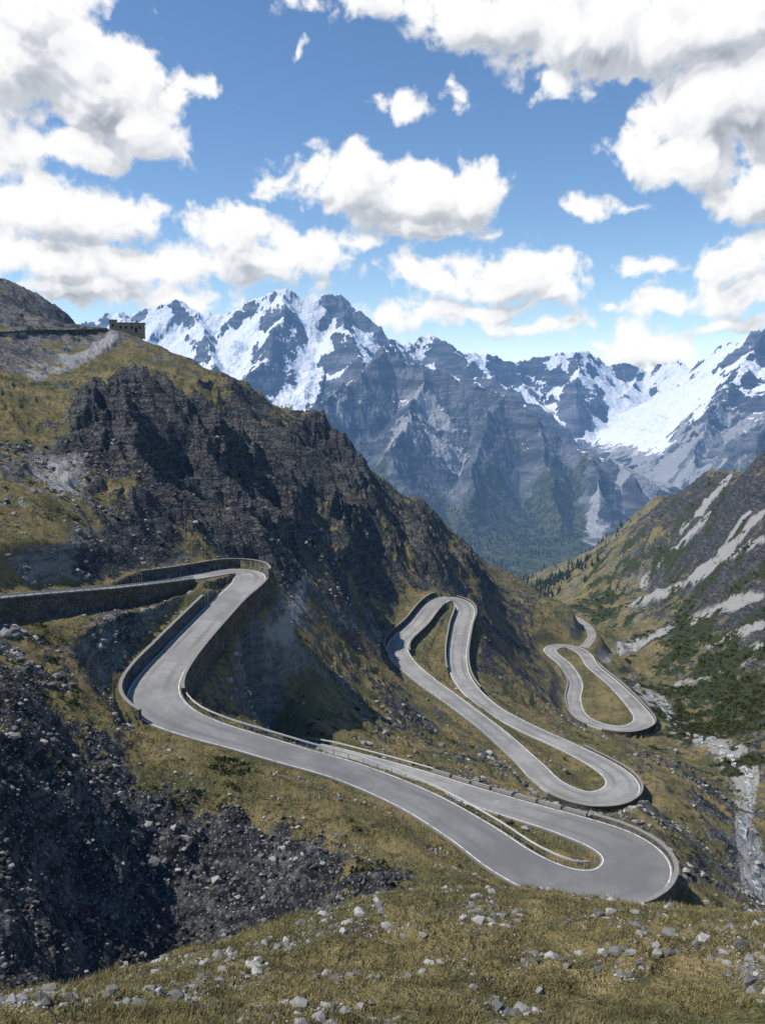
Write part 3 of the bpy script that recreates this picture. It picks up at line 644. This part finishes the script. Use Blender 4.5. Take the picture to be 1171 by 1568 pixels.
wt=(AZ>rad(6))*(AZ<rad(19))*(RR>780)*(RR<1500)*sstep(.0,.3,fbm(X/70,Y/70,5,500,.6)+.12)*sstep(-120,-190,Z)
id_=scatter_idx(wt,1000); 
forest("conifer_forest",X.ravel()[id_]+rs.randn(1000)*3,Y.ravel()[id_]+rs.randn(1000)*4,Z.ravel()[id_],3.5+6*rs.rand(1000),m_con)
fw=(veg>.45)*(H<-300)*(FR<5200)*(np.abs(FA)<rad(28))*sstep(-.1,.15,fbm(FX/200,FY/200,4,510)); id_=scatter_idx(fw,5000)
forest("far_forest",FX.ravel()[id_]+rs.randn(5000)*5,FY.ravel()[id_]+rs.randn(5000)*8,H.ravel()[id_],11+10*rs.rand(5000),m_con)
m_sh,b=mat("dwarf_pine"); g=b.n('ShaderNodeNewGeometry')
finish(b,b.mix(g.outputs['Random Per Island'],(.022,.034,.012),(.08,.09,.034)),.9)
def shrubs(name,wt,n,smin,smax):
    id_=scatter_idx(wt,n); q=46; x=X.ravel()[id_];y=Y.ravel()[id_];z=Z.ravel()[id_]; s=smin+(smax-smin)*rs.rand(n)
    d=rs.randn(n,q,3); d/=np.linalg.norm(d,axis=2)[...,None]; d*=rs.rand(n,q,1)**.4; d[...,2]=np.abs(d[...,2])*.6
    c=d*s[:,None,None]+np.stack([x,y,z],1)[:,None]
    t=rs.randn(n,q,3,3)*(.20*s)[:,None,None,None]
    V=(c[:,:,None]+t).reshape(-1,3); return new_mesh(name,V,np.arange(len(V)).reshape(-1,3),m_sh)
shrubs("dwarf_pine_shrubs",ok*(RR>300)*(RR<900)*np.clip(shrub-.45,0,1),1400,.6,1.6)
shrubs("juniper_scrub",ok*(RR>90)*(RR<300)*(e>3)*sstep(.15,.4,fbm(X/12,Y/12,3,520))*(1-rock),450,.3,.95)

# ------------------------------------------------------------------ stream in the valley
sp_pts=[(1180,1400),(1152,1330),(1137,1262),(1150,1190),(1092,1142),(1042,1120),(1015,1090),(965,1043)]
cl3=[]
for u,v in sp_pts:
    j,i,a=sight(u,v,Z); cl3.append((X[i,j],Y[i,j]))
cl3=np.array(cl3); dd=[]
for p,q in zip(cl3[:-1],cl3[1:]):
    L=np.linalg.norm(q-p); m=int(L/1.5)+1
    for k in range(m): dd.append(p+(q-p)*k/m)
dd=np.array(dd); ker=np.ones(9)/9
for ax in (0,1): dd[4:-4,ax]=np.convolve(dd[:,ax],ker,'valid')
dd[:,0]+=3*fbm(dd[:,1]/9,dd[:,1]*0,2,3)
def hz(x,y):
    r=np.hypot(x,y);a=np.arctan2(x,y); i=np.clip(np.searchsorted(lr,np.log(r)),1,NR-1); j=np.clip(np.searchsorted(az,a),1,NA-1); return Z[i,j]
tg=np.gradient(dd,axis=0); tg/=np.linalg.norm(tg,axis=1)[:,None]; nl=np.stack([-tg[:,1],tg[:,0]],1)
m_wat,b=mat("stream_water"); tc=b.n('ShaderNodeNewGeometry').outputs['Position']
finish(b,b.mix(b.mr(b.noise(tc,.8,5,.7),.45,.6),(.12,.14,.14),(.50,.52,.52)),.3,b.noise(tc,2,4),.5,.2,spec=.4)
V=np.stack([np.stack([dd[:,0]+nl[:,0]*o,dd[:,1]+nl[:,1]*o,hz(dd[:,0]+nl[:,0]*o,dd[:,1]+nl[:,1]*o)+.16],1) for o in (-.8,-.3,.3,.8)],1)
new_mesh("stream",V,grid_faces(*V.shape[:2]),m_wat,True)

# ------------------------------------------------------------------ stone hut on the ridge
j,i,a=sight(196,508,Z); hx,hy=X[i,j],Y[i,j]; hzv=Z[max(0,i-6):i+7,j-14:j+15].max()-.4
root=bpy.data.objects.new("stone_hut",None); sc.collection.objects.link(root); root.location=(hx,hy+4,hzv); root.rotation_euler=(0,0,rad(14))
def boxm(nm,x0,x1,y0,y1,z0,z1,m,top=None,parent=root):
    v=[(x0,y0,z0),(x1,y0,z0),(x1,y1,z0),(x0,y1,z0),(x0,y0,z1),(x1,y0,z1),(x1,y1,z1),(x0,y1,z1)]
    f=[(0,1,5,4),(1,2,6,5),(2,3,7,6),(3,0,4,7),(4,5,6,7),(3,2,1,0)]
    return new_mesh(nm,v,f,m,False,parent)
m_dk,b=mat("dark_opening"); finish(b,(.015,.015,.017),.4)
m_roof,b=mat("slate_roof"); tc=b.n('ShaderNodeNewGeometry').outputs['Position']; finish(b,b.mix(b.noise(tc,1.5,4),(.12,.12,.125),(.22,.215,.21)),.8)
m_hut,b=mat("hut_masonry"); tc=b.n('ShaderNodeNewGeometry').outputs['Position']
finish(b,b.mix(b.mr(b.noise(tc,1.2,5,.7),.3,.7),(.17,.155,.13),(.34,.31,.26)),.9,b.noise(tc,3,4),.5,.1)
boxm("walls",-6.5,7,-3.5,3.5,-3,4.2,m_hut); 
boxm("tower_wing",-10,-6.503,-3,3,-3,5.6,m_hut); boxm("tower_roof",-10.3,-6.2,-3.3,3.3,5.603,5.95,m_roof)
boxm("roof",-6.2,7.4,-3.9,3.9,4.203,4.6,m_roof); boxm("chimney",3,3.8,-.4,.4,4.603,5.9,m_hut)
for k,xx in enumerate((-4.6,-2,.8,4.6)): boxm("window_%d"%(k+1),xx-.5,xx+.5,-3.56,-3.503,1.5,2.9,m_dk)
boxm("door",2.2,3.3,-3.56,-3.503,-.3,2.1,m_dk); boxm("tower_window",-8.8,-7.8,-3.06,-3.003,2.6,3.8,m_dk)
up=[]
for u,v in ((-60,520),(0,514),(40,512),(90,511),(135,510),(165,508)):
    j,i,a=sight(u,v,Z); up.append((X[i,j],Y[i,j],Z[i,j]))
up=np.array(up); t=np.linspace(0,len(up)-1,60); U3=np.stack([np.interp(t,range(len(up)),up[:,k]) for k in range(3)],1)
U3[:,2]=np.convolve(np.pad(hz(U3[:,0],U3[:,1]),7,'edge'),np.ones(15)/15,'valid')
V=np.stack([U3+np.array(o) for o in ((0,0,-3),(0,0,1.6),(0,.6,1.6),(0,.6,-3))],1); 
new_mesh("stone_parapet",V,grid_faces(60,4),m_stone)
V=np.stack([U3+np.array(o) for o in ((0,.65,.7),(0,6.5,.75),(0,7,-1.5))],1); new_mesh("upper_road",V,grid_faces(60,3),m_road)
print("objects",time.time()-T0)

# ------------------------------------------------------------------ sky: cumulus deck (partial dome, 30 km out)
BL=[(40,90,150,125),(140,140,110,80),(220,205,80,46),(20,20,120,65),(120,235,105,34),(320,140,28,22),
(60,330,140,56),(180,330,58,42),(60,400,160,44),(200,405,110,28),(90,445,200,28),(260,455,90,20),
(350,360,86,42),(400,400,150,30),(480,385,86,30),(540,375,46,18),
(485,265,58,32),(545,290,110,50),(640,290,90,44),(715,300,56,36),(650,340,90,16),(740,355,30,9),
(607,178,34,24),(692,150,20,20),(690,130,10,10),(450,70,8,12),
(680,430,70,42),(780,425,86,44),(850,450,56,28),(700,480,140,28),(600,485,60,22),(820,500,90,18),
(600,5,120,38),(760,20,150,55),(900,50,150,68),(860,130,56,36),(1060,40,190,66),(1120,150,110,80),(1050,250,90,46),(1140,300,66,50),(985,225,46,20),
(895,318,30,12),(985,312,52,11),(1120,400,74,34),(1050,460,110,22),(985,412,38,12),(1150,450,70,34),(990,525,76,28),(1110,500,60,14),(950,468,28,6),(1160,380,40,18),
(-200,200,180,120),(-150,420,160,60),(1400,120,160,100),(1400,420,140,50),(300,-200,250,80),(900,-180,260,90)]
NSX,NSY=820,700
sa_=np.radians(np.linspace(-32,32,NSX)); se_=np.radians(np.linspace(-4,46,NSY)); SA,SE=np.meshgrid(sa_,se_)
w1=.026*fbm(SA*9,SE*9,3,600); w2=.026*fbm(SA*9,SE*9,3,610)
qx=SA+w1+.007*fbm(SA*45,SE*45,3,615); qy=SE+w2*.7+.005*fbm(SA*45,SE*45,3,617)
def cover(qx,qy):
    acc=np.zeros(qx.shape); kk_=9.
    for (u,v,su,sv) in BL:
        a_,t_=ray(u,v); el_=math.atan(t_); s1_,s2_=su/F*1.1,sv/F*1.12
        dyy=(qy-el_)/s2_; dyy=np.where(dyy<0,dyy*1.2,dyy)
        L=np.sqrt(((qx-a_)/s1_)**2+dyy**2); th=min(1.3,.5+sv/60.)
        acc+=np.exp(kk_*np.clip((1-L)*th,-2,2))
    return np.log(acc+1e-9)/kk_
C0=np.clip(cover(qx,qy),-1.5,2)
LX=-.012
up_=np.clip(cover(qx+LX,qy+.032),-1.5,2)
bil=billow(SA*20+w1*24,SE*20+w2*24,4,640,.5); fb=fbm(SA*12,SE*12,6,660,.55); fbl=fbm(SA*12,SE*12,3,660,.55)
Dn=C0+(bil-.40)*.90+fb*.62+.03
d_a=C0*.9+billow(SA*20+w1*24,SE*20+w2*24,3,640,.5)*.8+fbl*.5
ds=np.roll(d_a,(-int(.010/(se_[1]-se_[0])),int(.006/(sa_[1]-sa_[0]))),(0,1)); dl2=np.roll(d_a,(-int(.028/(se_[1]-se_[0])),int(.014/(sa_[1]-sa_[0]))),(0,1))
lit1=sstep(-.16,.16,d_a-ds); lit2=sstep(-.35,.30,d_a-dl2)
rel=sstep(-.60,.35,C0-up_)
shade=.30+.22*lit1+.28*lit2+.36*rel-.32*sstep(.45,1.1,Dn)*(1-rel*.4)+.20*sstep(.5,.0,Dn)
RD=30000.
fsel=grid_faces(NSY,NSX); vis=(Dn>-.75).ravel(); fsel=fsel[vis[fsel].any(1)]
dome=new_mesh("sky",np.stack([RD*np.sin(SA)*np.cos(SE),RD*np.cos(SA)*np.cos(SE),RD*np.sin(SE)],-1),fsel,None,True)
add_col(dome,"cloud",np.stack([Dn*.25+.5,shade,C0*0,C0*0+1],-1))
m_cl,b=mat("cumulus"); at=b.n('ShaderNodeAttribute',attribute_name='cloud'); s=b.n('ShaderNodeSeparateColor'); b.put(s.inputs[0],at.outputs['Color'])
ps=b.vm('SCALE',b.n('ShaderNodeNewGeometry').outputs['Position'],sc=1/RD)
fn=b.m('SUBTRACT',b.noise(ps,60,6,.62),.5)
dn=b.m('ADD',b.m('MULTIPLY',b.m('SUBTRACT',s.outputs[0],.5),4.),b.m('MULTIPLY',fn,.95))
alpha=b.mr(dn,-.10,.45)
sh=b.m('ADD',s.outputs[1],b.m('MULTIPLY',fn,.18))
ramp=b.n('ShaderNodeValToRGB'); b.put(ramp.inputs[0],sh); cr=ramp.color_ramp
cr.elements[0].position=.12; cr.elements[0].color=(.38,.42,.49,1); cr.elements[1].position=.92; cr.elements[1].color=(1,1,1,1)
q=cr.elements.new(.42); q.color=(.62,.655,.71,1); q=cr.elements.new(.66); q.color=(.86,.88,.915,1)
em=b.n('ShaderNodeEmission'); b.put(em.inputs[0],ramp.outputs[0]); tr_=b.n('ShaderNodeBsdfTransparent'); mx=b.n('ShaderNodeMixShader'); b.put(mx.inputs[0],alpha)
b.nt.links.new(tr_.outputs[0],mx.inputs[1]); b.nt.links.new(em.outputs[0],mx.inputs[2]); o=b.n('ShaderNodeOutputMaterial'); b.nt.links.new(mx.outputs[0],o.inputs[0])
dome.data.materials.append(m_cl)
print("sky",time.time()-T0)

w=bpy.data.worlds.new("World"); sc.world=w; w.use_nodes=True
b=NB(w.node_tree)
sky=b.n('ShaderNodeTexSky',sky_type='NISHITA',sun_disc=False); sky.sun_elevation=rad(SUN_EL); sky.sun_rotation=rad(SUN_AZ); sky.altitude=2000; sky.air_density=1.0; sky.dust_density=.4; sky.ozone_density=1.2
hs=b.n('ShaderNodeHueSaturation'); hs.inputs['Saturation'].default_value=1.15; hs.inputs['Value'].default_value=1.0; b.put(hs.inputs['Color'],sky.outputs[0])
bg=b.n('ShaderNodeBackground'); b.put(bg.inputs[0],hs.outputs[0]); bg.inputs[1].default_value=.15
ow=b.n('ShaderNodeOutputWorld'); b.nt.links.new(bg.outputs[0],ow.inputs[0])

# ------------------------------------------------------------------ sun, camera
sd=bpy.data.lights.new("sun",'SUN'); sd.energy=5.0; sd.angle=rad(.5); sd.color=(1,.95,.87)
so=bpy.data.objects.new("sun",sd); sc.collection.objects.link(so)
dv=Vector((math.sin(rad(SUN_AZ))*math.cos(rad(SUN_EL)),math.cos(rad(SUN_AZ))*math.cos(rad(SUN_EL)),math.sin(rad(SUN_EL))))
so.rotation_euler=dv.to_track_quat('Z','Y').to_euler(); so.location=(0,0,300)
cam=bpy.data.cameras.new("camera"); co=bpy.data.objects.new("camera",cam); sc.collection.objects.link(co)
cam.sensor_width=36; cam.sensor_fit='VERTICAL'; cam.sensor_height=36; cam.lens=36*F/1568.; cam.clip_start=.1; cam.clip_end=60000
co.location=(0,0,0); co.rotation_euler=(rad(90)-P,0,0); sc.camera=co
sc.view_settings.view_transform='Standard'; sc.view_settings.look='None'; sc.view_settings.exposure=0
print("done",time.time()-T0)
